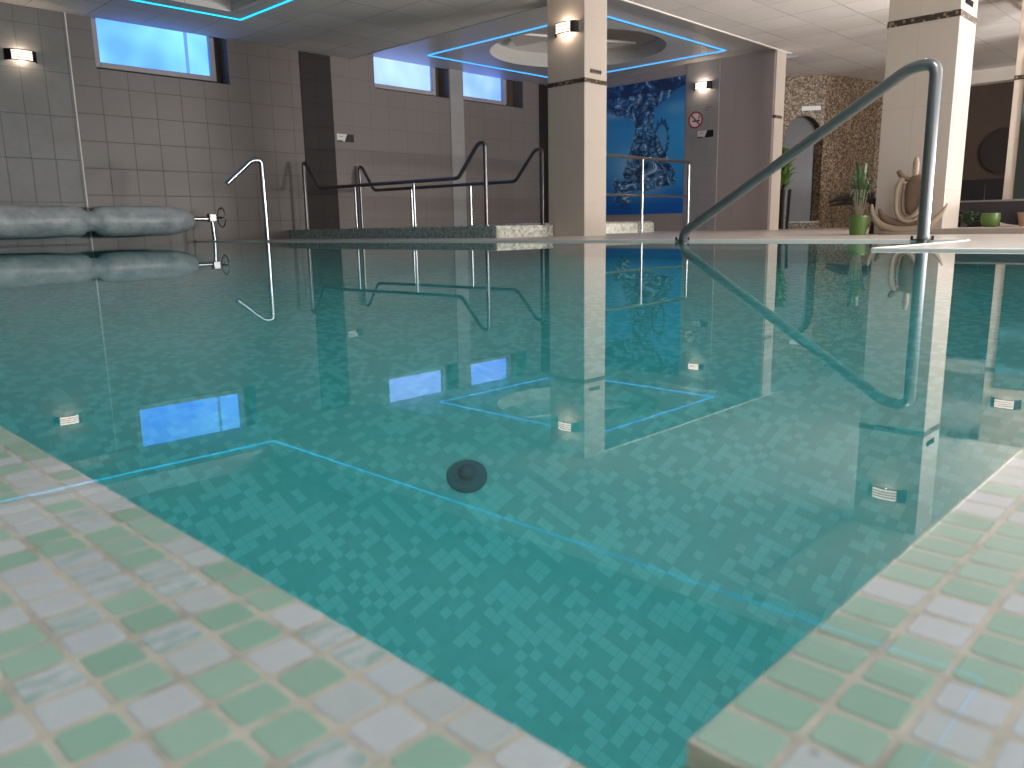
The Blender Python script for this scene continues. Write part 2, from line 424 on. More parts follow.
# windows
def window(name, op, g, strength, c1, c2, label, v=VW+.2):
    a, b, z0, z1 = g
    mb = MB(); f = .06
    def fr(x0, x1, zz0, zz1): mb.box(x0, x1, v-.05, v+.03, zz0, zz1, .006)
    fr(a-f, a, z0-f, z1+f); fr(b, b+f, z0-f, z1+f); fr(a, b, z0-f, z0); fr(a, b, z1, z1+f)
    o = struct(name, mb, M['frame'], label=label)
    MB().box(op[0]-.05, op[1]+.05, v+.031, v+.08, op[2]-.05, op[3]+.02).build('window_backing', M['dark_room'], o, kind='structure')
    MB().box(a, b, v+.012, v+.02, z0, z1).build('window_pane', emis(name+'_daylit_frosted_glass', c1, strength, c2, 1.2), o, kind='structure', label='frosted pane lit blue by dusk daylight')
    return o
w = window('window_1', W1, (3.602, 4.913, 2.02, 2.50), 2.1, (104, 170, 252), (74, 126, 240), 'leftmost high window with a sky blue pane')
MB().box(4.62, 4.66, VW+.205, VW+.211, 2.02, 2.5).build('window_mullion', emis('mullion_dim_glow', (120, 172, 246), .8), w, kind='structure')  # mullion strip carries its own dim blue glow
window('window_2', W2, (7.20, 8.528, 2.213, 2.69), 1.8, (122, 152, 245), (150, 180, 255), 'high window with a pale lilac blue pane')
w3 = window('window_3', W3, (8.93, 10.10, 2.213, 2.69), 1.8, (84, 126, 236), (140, 170, 255), 'high window nearest the cream column with a blue pane')
MB().box(10.13, 10.19, VW+.17, VW+.2, 2.19, 2.69).build('window_sash', M['frame'], w3, kind='structure')

# ------------------------------------------------------------------ columns
def column(u0, u1, v0, v1, label, band=True, base=0., mark=True):
    o = MB().box(u0, u1, v0, v1, base, ZC, .004).build('column', M['column'], None, kind='structure', label=label)
    o['category'] = 'column'
    if band:
        m = MB().box(u0-.004, u1+.004, v0-.004, v1+.004, 1.548, 1.592); m.build('mosaic_band', M['band'], o, label='thin band of dark brown mosaic')
    if mark:
        m = MB(); x = u0+.085
        for k in range(6):
            xx = x+k*.032
            m.tube([(xx, v0-.002, 1.650), (xx+.014, v0-.002, 1.690), (xx+.018, v0-.002, 1.645), (xx+.032, v0-.002, 1.685)], .0035, n=5)
        m.build('wave_mark', M['black'], o, label='small dark wavy mark above the band')
    return o
column(6.638, 7.01, 5.343, 5.843, 'cream tiled column at the pool edge in front of the mural')
column(6.64, 7.045, 1.887, 2.387, 'wide cream tiled column behind the brown sculpture')
column(10.1, 10.5, 1.79, 2.29, 'cream tiled column with a mirror at the right edge')
mb = MB(); mb.box(10.875, 10.88, 5.357, 5.388, 1.545, 1.585); mb.box(10.88, 11.1, 5.357, 5.362, 1.545, 1.585)
tag(mb.build('mosaic_band', M['band']), 'short dark mosaic band on the end of the mural wall', 'mosaic band')

# mirror on column 4
mr = empty('wall_mirror', (10.09, 2.0, .28), 'tall greenish mirror on the far right column', 'mirror')
MB().box(10.083, 10.1, 1.79, 2.19, .22, 1.77, .003).build('mirror_back', M['steel_dark'], mr)
t = NT('green_tinted_mirror'); t.bsdf((.55, .66, .62), .06, 1.)
MB().box(10.078, 10.083, 1.797, 2.183, .228, 1.762).build('mirror_glass', t.m, mr)

# ------------------------------------------------------------------ wall lamps
MD = emis('warm_lamp_diffuser', (255, 222, 205), 2.5)
def wall_lamp(loc, face, label, warm=(1., .80, .62), e=1.0):
    """face: 'u' -> on a wall facing -u ; 'v' -> on a wall facing -v (toward smaller v)"""
    x, y, z = loc
    root = empty('wall_lamp', loc, label, 'wall lamp', 'black curved wall lamps')
    def tr(a, dpt, h):   # a along wall, dpt away from wall
        return Vector((x-dpt, y-a, z+h)) if face == 'u' else Vector((x+a, y-dpt, z+h))
    W, D, H = .15, .095, .055
    def arc(a0, a1, r=1., n=14): return [(W*r*math.cos(t_), D*r*math.sin(t_)) for t_ in [a0+(a1-a0)*k/n for k in range(n+1)]]
    def shell(poly, h0, h1, th=.006):
        m = MB(); k = (W-th)/W
        ring = [];
        for (a, dp) in poly:
            ring.append([tr(a, dp, h0), tr(a, dp, h1), tr(a*k, dp*k, h1), tr(a*k, dp*k, h0)])
        m.loft(ring); return m
    pi = math.pi
    hs = shell(arc(0, pi*.28), -H, H); hs.build('lamp_shade', M['black'], root, smooth=False, label='black side shell')
    shell(arc(pi*.74, pi), -H, H).build('lamp_shade', M['black'], root, label='black side shell')
    m = MB()
    for h in (-H, H-.010):
        poly = arc(0, pi); k = (W-.010)/W
        m.loft([[tr(a*1.004, dp*1.004, h), tr(a*1.004, dp*1.004, h+.010), tr(a*k, dp*k, h+.010), tr(a*k, dp*k, h)] for a, dp in poly])
    m.build('lamp_rim', M['black'], root)
    shell(arc(pi*.28, pi*.74, .97), -H+.010, H-.010, .003).build('lamp_diffuser', MD, root, label='glowing white diffuser')
    m = MB()
    for h in (-.022, 0, .022):
        m.loft([[tr(a, dp, h-.0035), tr(a, dp, h+.0035), tr(a*.97, dp*.97, h+.0035), tr(a*.97, dp*.97, h-.0035)] for a, dp in arc(pi*.28, pi*.74)])
    m.build('lamp_louvre', M['black'], root)
    p = tr(0, .045, 0)
    for s_ in (-1, 1): lamp('lamp_bulb', 'POINT', tr(0, .045, .03*s_), .9*1.6*e, warm, root, size=.012)
    return root
wall_lamp((2.75, VW-.012, 1.945), 'v', 'wall lamp on the grey marbled tiles above the cover reel')
wall_lamp((6.636, 5.565, 2.09), 'u', 'wall lamp on the column in front of the mural')
wall_lamp((6.638, 2.125, 2.10), 'u', 'wall lamp high on the column behind the sculpture')
wall_lamp((10.098, 2.05, 1.93), 'u', 'wall lamp above the mirror on the far right column')
wall_lamp((UM-.02, 6.74, 2.185), 'u', 'wall lamp above the no smoking sign')

# ------------------------------------------------------------------ LED strips
LED = emis('blue_led_light', (60, 152, 240), 1.9); LED1 = emis('cyan_led_light', (20, 165, 225), 2.9)
def led_rect(u0, u1, v0, v1, z, w, mat, label):
    m = MB(); h = .01; z -= .001
    m.box(u0, u1, v0-w/2, v0+w/2, z-h, z); m.box(u0, u1, v1-w/2, v1+w/2, z-h, z)
    m.box(u0-w/2, u0+w/2, v0+w/2, v1-w/2, z-h, z); m.box(u1-w/2, u1+w/2, v0+w/2, v1-w/2, z-h, z)
    return tag(m.build('led_light_strip', mat), label, 'light strip', 'blue light strips in the ceiling')
led_rect(7.844, 10.847, 6.141, 9.193, ZP, .017, LED, 'square blue light strip around the round ceiling dome')
led_rect(-.9, 4.744, .933, 8.756, ZC, .014, LED1, 'long cyan light strip on the ceiling over the pool, reflected in the water')

# ------------------------------------------------------------------ pool
pool = empty('swimming_pool', (.116, .082, 0), 'indoor pool basin with green and white mosaic coping', 'swimming pool')
ZT = -.0022        # top of coping tiles under the film of overflowing water
def coping(name, regions, label):
    bm = bmesh.new(); cl = bm.loops.layers.float_color.new('Col')
    green = [(172, 214, 192), (178, 217, 196), (167, 209, 187), (184, 220, 200)]
    white = [(234, 240, 244), (228, 235, 240), (238, 242, 245), (226, 234, 234)]
    for (us, vs, rnd, pat) in regions:
        for iu, (a0, a1) in enumerate(us):
            for iv, (b0, b1) in enumerate(vs):
                g = .0008; x0, x1, y0, y1 = a0+g, a1-g, b0+g, b1-g
                if x1-x0 < .002 or y1-y0 < .002: continue
                j = .00022; x0 += rnd.uniform(-j, j); x1 += rnd.uniform(-j, j); y0 += rnd.uniform(-j, j); y1 += rnd.uniform(-j, j)
                kcode = pat(iu, iv, rnd)
                c = rnd.choice(green if kcode == 'g' else white); f = rnd.uniform(.96, 1.04); c = s2l(c)
                al = {'g': 0., 'w': .05, 'v': .9}[kcode]
                c = (c[0]*f, c[1]*f, c[2]*f, al)
                def ring(ins, z, ch):
                    X0, X1, Y0, Y1 = x0+ins, x1-ins, y0+ins, y1-ins
                    return [bm.verts.new(p) for p in ((X0+ch, Y0, z), (X1-ch, Y0, z), (X1, Y0+ch, z), (X1, Y1-ch, z), (X1-ch, Y1, z), (X0+ch, Y1, z), (X0, Y1-ch, z), (X0, Y0+ch, z))]
                r0 = ring(0, ZT-.0035, .0012); r1 = ring(0, ZT-.0007, .0013); r2 = ring(.0006, ZT, .0014)
                fs = [bm.faces.new(r2)]
                for p, q in ((r0, r1), (r1, r2)):
                    for i in range(8): fs.append(bm.faces.new((p[i], p[(i+1) % 8], q[(i+1) % 8], q[i])))
                for fc in fs:
                    for lp in fc.loops: lp[cl] = c
    me = bpy.data.meshes.new(name); bm.to_mesh(me); bm.free(); me.materials.append(M['marble'])
    o = bpy.data.objects.new(name, me); COL.objects.link(o); o.parent = pool; o.matrix_parent_inverse = Matrix.Translation(pool.location).inverted()
    o['label'] = label
    return o
PT = .0157
def lines(first, step, lo, hi, end=None):
    L = [first];
    while L[-1]-step > lo: L.append(L[-1]-step)
    out = [(b, a) for a, b in zip(L, L[1:])]
    return out
rnd = random.Random(3)
def pat_rand(iu, iv, r):
    q = r.random(); return 'g' if q < .52 else ('w' if q < .86 else 'v')
#PATTERNS
PATL = {}
for row, (start, seq) in {0: (14, 'wwwwvvwggg' 'wwggg' 'wwwwgwwggg'), 1: (15, 'gwwgwggwvv' 'gggvvgwwwwgw'), 2: (16, 'vgggwvggvv' 'vggwwwg'), 3: (17, 'ggwggwvwwwgw'), 4: (18, 'wgwvggwg'), 5: (19, 'gwgwvg')}.items():
    for k, ch in enumerate(seq): PATL[(row, start+k)] = ch
PATR = {}
for row, seq in {0: 'ggggggwgggggwwgwww', 1: 'wggggwwggggg', 2: 'vgwwgggwgg', 3: 'ggwwggg'}.items():
    for k, ch in enumerate(seq): PATR[(k, row)] = ch
def patl(iu, iv, r):
    k = pat_rand(iu, iv, r); return PATL.get((iu, iv), k)
def patr(iu, iv, r):
    k = pat_rand(iu, iv, r); return PATR.get((iu, iv), k)
usL = [(.103, .1162)]+lines(.103, PT, -.24, .103)
vsL = [(b, a) for b, a in [(.0634-PT*12+PT*k, .0634-PT*11+PT*k) for k in range(62)]]      # ascending v
usR = [(.1390-.0012, .1390+.0160)]+[(.1550+PT*k, .1550+PT*(k+1)) for k in range(0, 50)]
vsR = [(.0641, .0822)]+lines(.0641, .0162, -.22, .0641)
coping('coping', [(usL, vsL, random.Random(5), patl)], 'left arm of small green and white marble tiles')
coping('coping', [(usR, vsR, random.Random(9), patr)], 'right arm of small green and white marble tiles')
# corner tile, slightly lower
bmc = MB(); bmc.box(.118, .1365, .062, .0815, -.02, -.0105, .0012); bmc.box(.118, .1365, .044, .0600, -.02, -.0105, .0012)
oc = bmc.build('corner_tile', plain('green_marble', (140, 180, 156), .3), pool)
# grout bed + slab
mb = MB(); mb.box(-.45, .1155, -.45, VW-.014, -.10, ZT-.0005); mb.box(.1155, .1375, -.45, .081, -.10, -.012); mb.box(.1375, 3.14, -.45, .0815, -.10, ZT-.0005)
mb.build('grout_bed', M['grout'], pool, label='sandy grout between the tiles')
mb = MB(); mb.box(-.45, .112, .5, VW, ZT-.0015, ZT-.0002)
mb2 = MB(); mb2.box(.95, 3.14, -.4, .080, ZT-.0015, ZT-.0002)
far_tiles = tiles('far_coping_mosaic', (150, 187, 164), (196, 184, 162), PT, PT, ow=.0088, oh=.0006, gap=.0022, var=.05, rough=.3, mode='floor', alt=(205, 206, 205), altp=.45)
mb2.build('coping', far_tiles, pool, label='far stretch of the right coping')
me_ = mb; me_.bm.free()
mb = MB(); mb.box(-.45, .112, .80, VW-.014, ZT-.0015, ZT-.0002); mb.build('coping', far_tiles, pool, label='far stretch of the left coping')
# basin
ZF = -1.0
mb = MB(); mb.box(.06, UF+.05, .03, VW-.002, ZF-.1, ZF)
mb.build('basin_floor', M['basin'], pool, label='teal looking mosaic floor under water')
mb = MB(); mb.box(.02, .112, .03, VW-.021, ZF, -.10); mb.box(.112, UF, .0, .078, ZF, -.10); mb.box(UF, UF+.08, .03, VW-.021, ZF, -.001); mb.box(.112, UF, VW-.02, VW-.003, ZF, -.3)
mb.box(3.14, UF, .078, 1.13, ZF, -.02)
mb.build('basin_wall', M['basin_wall'], pool)
# submerged rim of the entry steps
mb = MB(); mb.box(3.15, 3.19, 1.13, 2.9, -.12, -.001, .003); 
mb.build('step_rim', M['rim'], pool, label='pale rim of the entry step just under the surface')
mb = MB(); mb.box(3.19, UF, 1.13, 2.9, -.5, -.35); mb.box(3.15, 3.19, 1.13, 2.9, ZF, -.12)
mb.build('entry_step', M['basin_wall'], pool)
# water
t = NT('pool_water'); g = t.n('ShaderNodeBsdfRefraction'); o = t.obj()
b_ = t.n('ShaderNodeBsdfPrincipled'); b_.inputs['Base Color'].default_value = (1, 1, 1, 1); b_.inputs['Roughness'].default_value = 0.
b_.inputs['IOR'].default_value = 1.333; b_.inputs['Transmission Weight'].default_value = 1.
bp = t.n('ShaderNodeBump'); bp.inputs['Strength'].default_value = .028; bp.inputs['Distance'].default_value = .0015
t.l(t.noise(3.2, 2, o, .4), bp.inputs['Height']); t.l(bp.outputs[0], b_.inputs['Normal'])
t.t.nodes.remove(g); t.l(b_.outputs[0], t.out.inputs[0])
va = t.n('ShaderNodeVolumeAbsorption'); va.inputs[0].default_value = (.0, .895, .91, 1); va.inputs[1].default_value = .74
t.l(va.outputs[0], t.out.inputs[1])
mb = MB(); mb.box(-.45, UF+.01, -.45, VW-.002, ZF-.05, 0)
wtr = mb.build('pool_water', t.m); tag(wtr, 'still clear teal water filling the pool to the brim', 'water', kind='stuff')

# drain
D0 = Vector((.9174, 1.0080, 0))
dh = .3426+abs(ZF)*1.0208; dd = D0.normalized()*dh
dr = empty('floor_drain', (dd.x, dd.y, ZF), 'round dark drain cover on the pool floor', 'drain')
m = MB(); m.lathe([(.037, 0), (.037, .004), (.034, .007), (.018, .008)], (dd.x, dd.y, ZF), n=40); m.build('drain_ring', plain('teal_grey_plastic', (74, 112, 122), .4), dr, smooth=True)
m = MB(); m.lathe([(.016, .008), (.016, .012), (.013, .017), (.006, .020), (.001, .021)], (dd.x, dd.y, ZF), n=32); m.build('drain_dome', plain('dark_drain_cap', (52, 84, 98), .25), dr, smooth=True)

# ------------------------------------------------------------------ hand rails
def flange(m, x, y, z=0.004):
    m.lathe([(.046, z), (.046, z+.004), (.032, z+.008)], (x, y, 0), n=20)
r1 = empty('pool_handrail', (UF, 1.36, 0), 'large grey handrail sloping down to the pool edge beside the sculpture', 'handrail')
MB().tube([(UF, 1.350, 0), (UF, 1.352, .872), (UF, 1.47, .868), (UF, 2.765, .062), (UF, 2.775, 0)], .030, .06, n=20).build('rail_tube', M['rail_grey'], r1, smooth=True)
m = MB(); flange(m, UF, 1.35, .009); m.build('floor_flange', M['steel_dark'], r1, smooth=True)
m = MB(); flange(m, UF, 2.775, .009); m.build('floor_flange', M['steel_dark'], r1, smooth=True)
for (yy) in (1.30, 1.40, 2.73, 2.82):
    m = MB(); m.lathe([(.007, .009), (.007, .026), (.004, .03)], (UF-.01, yy, 0), n=10); m.build('flange_bolt', M['black'], r1, smooth=True)
r2 = empty('pool_handrail', (4.48, 8.05, 0), 'curved steel grab rail over the water in front of the window wall', 'handrail')
MB().tube([(4.48, 8.05, -.3), (4.47, 8.05, .86), (4.36, 8.05, .86), (4.06, 8.05, .61)], .028, .10, n=18).build('rail_tube', M['steel'], r2, smooth=True)
m = MB(); flange(m, 4.48, 8.05, .009); m.build('floor_flange', M['steel_dark'], r2, smooth=True)

def platform_rail(u, vh, vpost2, z0, label, zl=.99, zr=.97, zh=(.65, .635)):
    """rail in the plane X=u from v=vh (near the window wall) down to vpost2"""
    root = empty('platform_handrail', (u, vpost2, z0), label, 'handrail', 'steel rails on the raised mosaic platform')
    m = MB().tube([(u, vh, z0), (u, vh, zl), (u, vh-.06, zl), (u, vh-.33, zh[0]), (u, vpost2+.42, zh[1]), (u, vpost2+.10, zr), (u, vpost2, zr), (u, vpost2, z0)], .021, .05, n=14)
    m.build('rail_tube', M['steel_dark'], root, smooth=True)
    L = vh-vpost2
    for k in (1, 2):
        v = {1: vh-L*.33, 2: vh-L*.66}[k]
        MB().tube([(u, v, z0), (u, v, zh[0]-.01)], .017, n=12).build('post', M['steel'], root, smooth=True)
    for v in (vh, vh-L*.33, vh-L*.66, vpost2):
        m = MB(); m.lathe([(.04, z0), (.04, z0+.006), (.02, z0+.012)], (u, v, 0), n=16); m.build('floor_flange', M['steel_dark'], root, smooth=True)
    return root
platform_rail(5.9, 9.53, 6.06, .125, 'front steel handrail on the raised platform')
platform_rail(6.9, 9.675, 6.17, .125, 'rear steel handrail on the raised platform')

# far railing in front of the mural
r3 = empty('guard_railing', (9.13, 6.35, 0), 'white steel guard railing in front of the blue mural', 'railing')
MB().tube([(7.35, 6.35, .985), (10.29, 6.35, .985), (10.30, 6.35, .0)], .022, .05, n=12).build('top_rail', M['steel'], r3, smooth=True)
MB().tube([(7.35, 6.35, .50), (10.30, 6.35, .50)], .016, n=10).build('middle_rail', M['steel'], r3, smooth=True)
for x in (7.4, 9.13): MB().tube([(x, 6.35, 0), (x, 6.35, .985)], .02, n=12).build('post', M['steel'], r3, smooth=True)

# raised platform & whirlpool
pf = empty('raised_platform', (5.75, 5.5, 0), 'low raised platform faced with grey green mosaic under the steel rails', 'platform')
MB().box(5.75, 7.35, 5.792, VW-.014, .0, .125, .006).build('platform_body', M['green_mosaic'], pf)
MB().box(5.75, 6.62, 5.765, 5.790, .0, .125, .003).build('platform_lit_end', M['pale_mosaic'], pf, label='thin end facing in paler mosaic for its lit side')  # paler mosaic puts the light on this end into its colour
wp = empty('whirlpool', (9.0, 7.8, 0), 'low pale mosaic rim of a whirlpool behind the white railing', 'whirlpool')
m = MB(); m.lathe([(1.3, 0), (1.3, .13), (1.26, .157), (1.05, .157), (1.0, .11), (1.0, .02)], (9.1, 7.7, 0), n=56, cap=False); m.build('whirlpool_rim', M['pale_mosaic'], wp, smooth=True)
m = MB(); m.lathe([(.995, .06), (.3, .062)], (9.1, 7.7, 0), n=40); m.build('whirlpool_water', plain('whirlpool_water_surface', (90, 140, 140), .05, var=.03), wp)

# small step with dark front in front of the lounge
struct('floor_step', MB().box(6.42, 15.0, VB, 1.885, .0, .045, .002), tiles('grey_step_tiles', (150, 138, 128), (120, 110, 102), .6, .6, gap=.004, mode='floor', rough=.4), label='low grey step to the lounge')

# ------------------------------------------------------------------ mural
def splash(s, q):
    """colour of the print at s (0 left .. 1 right of visible part), q (0 top .. 1 bottom)"""
    top = Vector((22, 84, 140)); mid = Vector((50, 138, 192)); bot = Vector((12, 84, 158))
    if q < .5: base = top.lerp(mid, min(1, q/.35))
    elif q < .8: base = mid.lerp(Vector((34, 118, 178)), (q-.5)/.3)
    else: base = Vector((30, 112, 174)).lerp(bot, min(1, (q-.8)/.13))
    def glow(cs, cq, rs, rq, a):
        nonlocal base
        k = math.exp(-((s-cs)/rs)**2-((q-cq)/rq)**2)*a; base = base.lerp(Vector((168, 192, 214)), k)
    glow(.30, .62, .26, .13, .6); glow(.55, .75, .25, .12, .55); glow(.12, .22, .2, .03, .5); glow(.9, .22, .15, .05, .3)
    # mask of disturbed water
    env = .165+.05*math.sin(s*5)+.05*math.exp(-((s-.45)/.2)**2)-.07*max(0, s-.75)/.25
    mk = 1. if q < env else math.exp(-((q-env)/.025)**2)
    ctr, hw = .5, .12
    if q > .2:
        if q < .35: hw = .12; ctr = .5
        else: tq = min(1, (q-.35)/.35); hw = .12+.21*tq; ctr = .5+.06*tq
        if q < .79:
            e = abs(s-ctr)/hw; mk = max(mk, 1. if e < .85 else math.exp(-((e-.85)/.2)**2))
        elif q < .86: mk = max(mk, math.exp(-((q-.79)/.03)**2)*math.exp(-((s-.5)/.28)**2))
    if .68 < q < .98:
        e = abs(s-.16-(q-.68)*.3)/.14; mk = max(mk, .85*math.exp(-(e)**2)*math.exp(-((q-.83)/.14)**4))
        e = abs(s-.35)/.12; mk = max(mk, .7*math.exp(-e*e)*math.exp(-((q-.78)/.07)**2))
    p = Vector((s*5.0, q*8.5, .3)); w = noise.noise_vector(p*1.1)*.9
    def rg(f, k, off):
        return max(0., 1-abs(noise.noise((p+w)*f+Vector((off, off*2, 1))))*k)
    n2 = noise.noise((p+w)*2.7+Vector((5, 2, 1))); n3 = noise.noise(p*7+w*2); n1 = noise.noise(p*1.5)
    line = max(rg(1.5, 5.5, 0)**1.5, rg(3.1, 5., 3)**1.5*.9, rg(6., 4.5, 7)**2*.75)
    blob = max(0., noise.noise((p+w)*2.0+Vector((9, 9, 9)))-.12)*3.2
    mk2 = mk+n2*.30+n3*.22
    if mk > .06 and mk2 > .38:
        f = min(1, (mk2-.38)*4)
        base = base.lerp(Vector((70, 118, 152)), .35*f)
        base = base.lerp(Vector((186, 210, 224)), min(.85, max(0, n2+.06)**1.2*2.6)*f)
        base = base.lerp(Vector((9, 27, 58)), min(.95, max(line, min(1, blob)*.8))*f)
    if q < .09: base = base.lerp(Vector((10, 34, 70)), max(0, min(.85, .5+1.6*n1)))
    # tall arch of clear water
    e = math.hypot((s-.72)/.085, (q-.44)/.145)
    if .80+.12*n2 < e < 1.06+.3*n3 and q < .56: base = base.lerp(Vector((10, 34, 66)), .6)
    elif e <= .82: base = base.lerp(Vector((96, 140, 166)), .5 if n3 > .05 else .2)
    return base*1.22
mv0, mv1, mz0, mz1 = 7.06, 9.30, .283, 2.39
bm = bmesh.new(); cl = bm.loops.layers.float_color.new('Print'); NX, NZ = 230, 206
def mcol(i, j):
    v = mv1+(mv0-mv1)*i/NX; z = mz1+(mz0-mz1)*j/NZ
    s = (8.59-v)/1.53; q = (mz1-z)/(mz1-mz0); c = splash(s, q); return (*s2l(tuple(max(0, x) for x in c)), 1)
V = [[bm.verts.new((UM-.012, mv1+(mv0-mv1)*i/NX, mz1+(mz0-mz1)*j/NZ)) for j in range(NZ+1)] for i in range(NX+1)]
C_ = [[mcol(i, j) for j in range(NZ+1)] for i in range(NX+1)]
for i in range(NX):
    for j in range(NZ):
        f = bm.faces.new((V[i][j], V[i][j+1], V[i+1][j+1], V[i+1][j]))
        for lp, (a, b) in zip(f.loops, ((i, j), (i, j+1), (i+1, j+1), (i+1, j))): lp[cl] = C_[a][b]
me = bpy.data.meshes.new('mural_print'); bm.to_mesh(me); bm.free()
t = NT('mural_print_ink'); at = t.n('ShaderNodeAttribute', attribute_name='Print'); t.bsdf(at.outputs['Color'], .35); me.materials.append(t.m)
mu = empty('wall_mural', (UM, 7.95, .27), 'large blue mural of splashing water on the far wall', 'mural')
o = bpy.data.objects.new('mural_print', me); COL.objects.link(o); o.parent = mu; o.matrix_parent_inverse = Matrix.Translation(mu.location).inverted()
MB().box(UM-.011, UM-.0005, mv0-.03, mv1+.03, mz0-.03, mz1+.02).build('mural_board', M['frame'], mu, label='pale grey board edge')

# ------------------------------------------------------------------ signs
def disc(m, c, r, n=32, d=.002, ri=0.):
    # annulus or disc in the plane X = c.x
    pts = [(math.cos(2*math.pi*k/n), math.sin(2*math.pi*k/n)) for k in range(n)]
    if ri == 0.:
        m.loft([[(c[0]-s_, c[1]+a*r, c[2]+b*r) for a, b in pts] for s_ in (0, d)])
    else:
        rings = [[(c[0], c[1]+a*r, c[2]+b*r) for a, b in pts], [(c[0]-d, c[1]+a*r, c[2]+b*r) for a, b in pts], [(c[0]-d, c[1]+a*ri, c[2]+b*ri) for a, b in pts], [(c[0], c[1]+a*ri, c[2]+b*ri) for a, b in pts]]
        rings.append(rings[0]); m.loft(rings, cap=False)
    return m
XS = UM-.021
ns = empty('no_smoking_sign', (XS, 6.862, 1.698), 'round red no smoking sign on the pale pilaster beside the mural', 'sign')
disc(MB(), (XS, 6.862, 1.698), .125).build('sign_disc', M['white'], ns)
red = plain('red_sign_paint', (170, 42, 48), .4)
disc(MB(), (XS-.002, 6.862, 1.698), .128, ri=.104).build('red_ring', red, ns)
m = MB(); a = math.radians(-45); 
def rot(y, z): return (XS-.0055, 6.862-(y*math.cos(a)-z*math.sin(a)), 1.698+(y*math.sin(a)+z*math.cos(a)))
m.loft([[Vector(rot(*p))+Vector((dx, 0, 0)) for p in ((-.11, -.011), (.11, -.011), (.11, .011), (-.11, .011))] for dx in (0, .0035)]); m.build('red_bar', red, ns)
m = MB(); m.box(XS-.003, XS-.002, 6.80, 6.92, 1.672, 1.692); m.box(XS-.003, XS-.002, 6.785, 6.798, 1.672, 1.692)
m.tube([(XS-.003, 6.80, 1.70), (XS-.003, 6.81, 1.72), (XS-.003, 6.79, 1.735), (XS-.003, 6.805, 1.755)], .005, .01, n=6); m.build('cigarette_mark', M['black'], ns)
def info_sign(origin, sgn, label, axis):
    # plate .30 x .11, pale left part with slanted edge, black right part
    root = empty('info_sign', origin, label, 'sign')
    def q(a, z, d):
        return (origin[0]-d, origin[1]-a, origin[2]+z) if axis == 'u' else (origin[0]+a, origin[1]-d, origin[2]+z)
    def pl(poly, d0, d1, nm, mt): 
        m = MB(); m.loft([[q(a, z, d0) for a, z in poly], [q(a, z, d1) for a, z in poly]]); return m.build(nm, mt, root)
    pl([(0, -.045), (.28, -.055), (.28, .05), (0, .05)], 0, .006, 'sign_plate', M['white'])
    pl([(.12, -.055), (.28, -.055), (.28, .05), (.17, .05)], .006, .008, 'dark_panel', M['black'])
    pl([(0, -.055), (.09, -.055), (.095, -.038), (0, -.038)], .006, .008, 'dark_strip', M['black'])
    pl([(.03, .012), (.10, .012), (.10, .02), (.03, .02)], .006, .0075, 'sign_line', M['steel_dark'])
    return root
info_sign((XS, 6.815, 1.475), 1, 'pale and black sign plate under the no smoking sign', 'u')
info_sign((6.597, VW-.001, 1.385), 1, 'pale and black sign plate beside the dark brown pilaster', 'v')
m = MB()
for k in range(5): m.box(XS-.001, XS, 6.70-k*.025-.018, 6.70-k*.025, 1.862, 1.872)
m.box(XS-.001, XS, 6.63, 6.71, 1.822, 1.830)
tag(m.build('small_lettering', M['steel_dark']), 'tiny grey lettering above the no smoking sign', 'lettering')
exs = MB(); sA = A+(B-A)*.42-nn*.03; seg(exs, sA, sA+d*.30, 1.90, 1.965, .02)
tag(exs.build('door_sign', emis('lit_exit_sign', (235, 232, 225), .55)), 'small white plate sign above the arched doorway', 'sign')

# ------------------------------------------------------------------ pool cover reel
rl = empty('pool_cover_reel', (4.5, 9.35, 0), 'rolled translucent pool cover on a steel reel along the window wall', 'pool cover reel')
t = NT('translucent_bubble_cover'); o = t.obj(); nz = t.noise(7, 4, o, .6); vo = t.n('ShaderNodeTexVoronoi'); vo.inputs['Scale'].default_value = 60; t.l(o, vo.inputs[0])
col = t.mix(t.ramp(nz, [(.35, 0.), (.65, 1.)]), s2l((158, 164, 166)), s2l((196, 199, 198)))
t.bsdf(col, .35, bump=t.math('ADD', nz, t.math('MULTIPLY', vo.outputs['Distance'], .2)), bstr=.35, bdist=.02)
def roll(prof, name, label):
    m = MB(); n = 40; rings = []
    for r, x in prof:
        ring = []
        for k in range(n):
            a = 2*math.pi*k/n; rr = r*(1+.02*noise.noise(Vector((x*3, math.cos(a)*1.5, math.sin(a)*1.5))))
            ring.append((x, 9.35+rr*math.cos(a), .25+rr*math.sin(a)))
        rings.append(ring)
    m.loft(rings); return m.build(name, t.m, rl, smooth=True, label=label)
roll([(.10, .9), (.155, .93)]+[(.168+.006*math.sin(x*4), x) for x in [1+.1*k for k in range(20)]]+[(.16, 2.98), (.145, 3.03), (.115, 3.06), (.108, 3.10)], 'cover_roll', 'longer roll')
roll([(.108, 3.10), (.112, 3.15), (.15, 3.19), (.163, 3.25)]+[(.167, 3.3+.1*k) for k in range(7)]+[(.16, 3.98), (.142, 4.08), (.115, 4.17), (.085, 4.23), (.07, 4.24)], 'cover_roll', 'shorter roll with rounded end')
MB().tube([(4.2, 9.35, .27), (4.52, 9.35, .27)], .024, n=14).build('shaft', M['steel'], rl, smooth=True)
MB().box(4.44, 4.53, 9.31, 9.39, .235, .33, .008).build('bearing', M['steel_dark'], rl)
MB().tube([(4.485, 9.35, .24), (4.50, 9.35, .0)], .022, n=12).build('post', M['steel'], rl, smooth=True)
MB().tube([(.86, 9.35, .27), (1.0, 9.35, .27)], .024, n=14).build('shaft', M['steel'], rl, smooth=True)
MB().box(.80, .88, 9.31, VW-.012, .235, .33, .008).build('wall_bracket', M['steel_dark'], rl)
m = MB(); n = 28
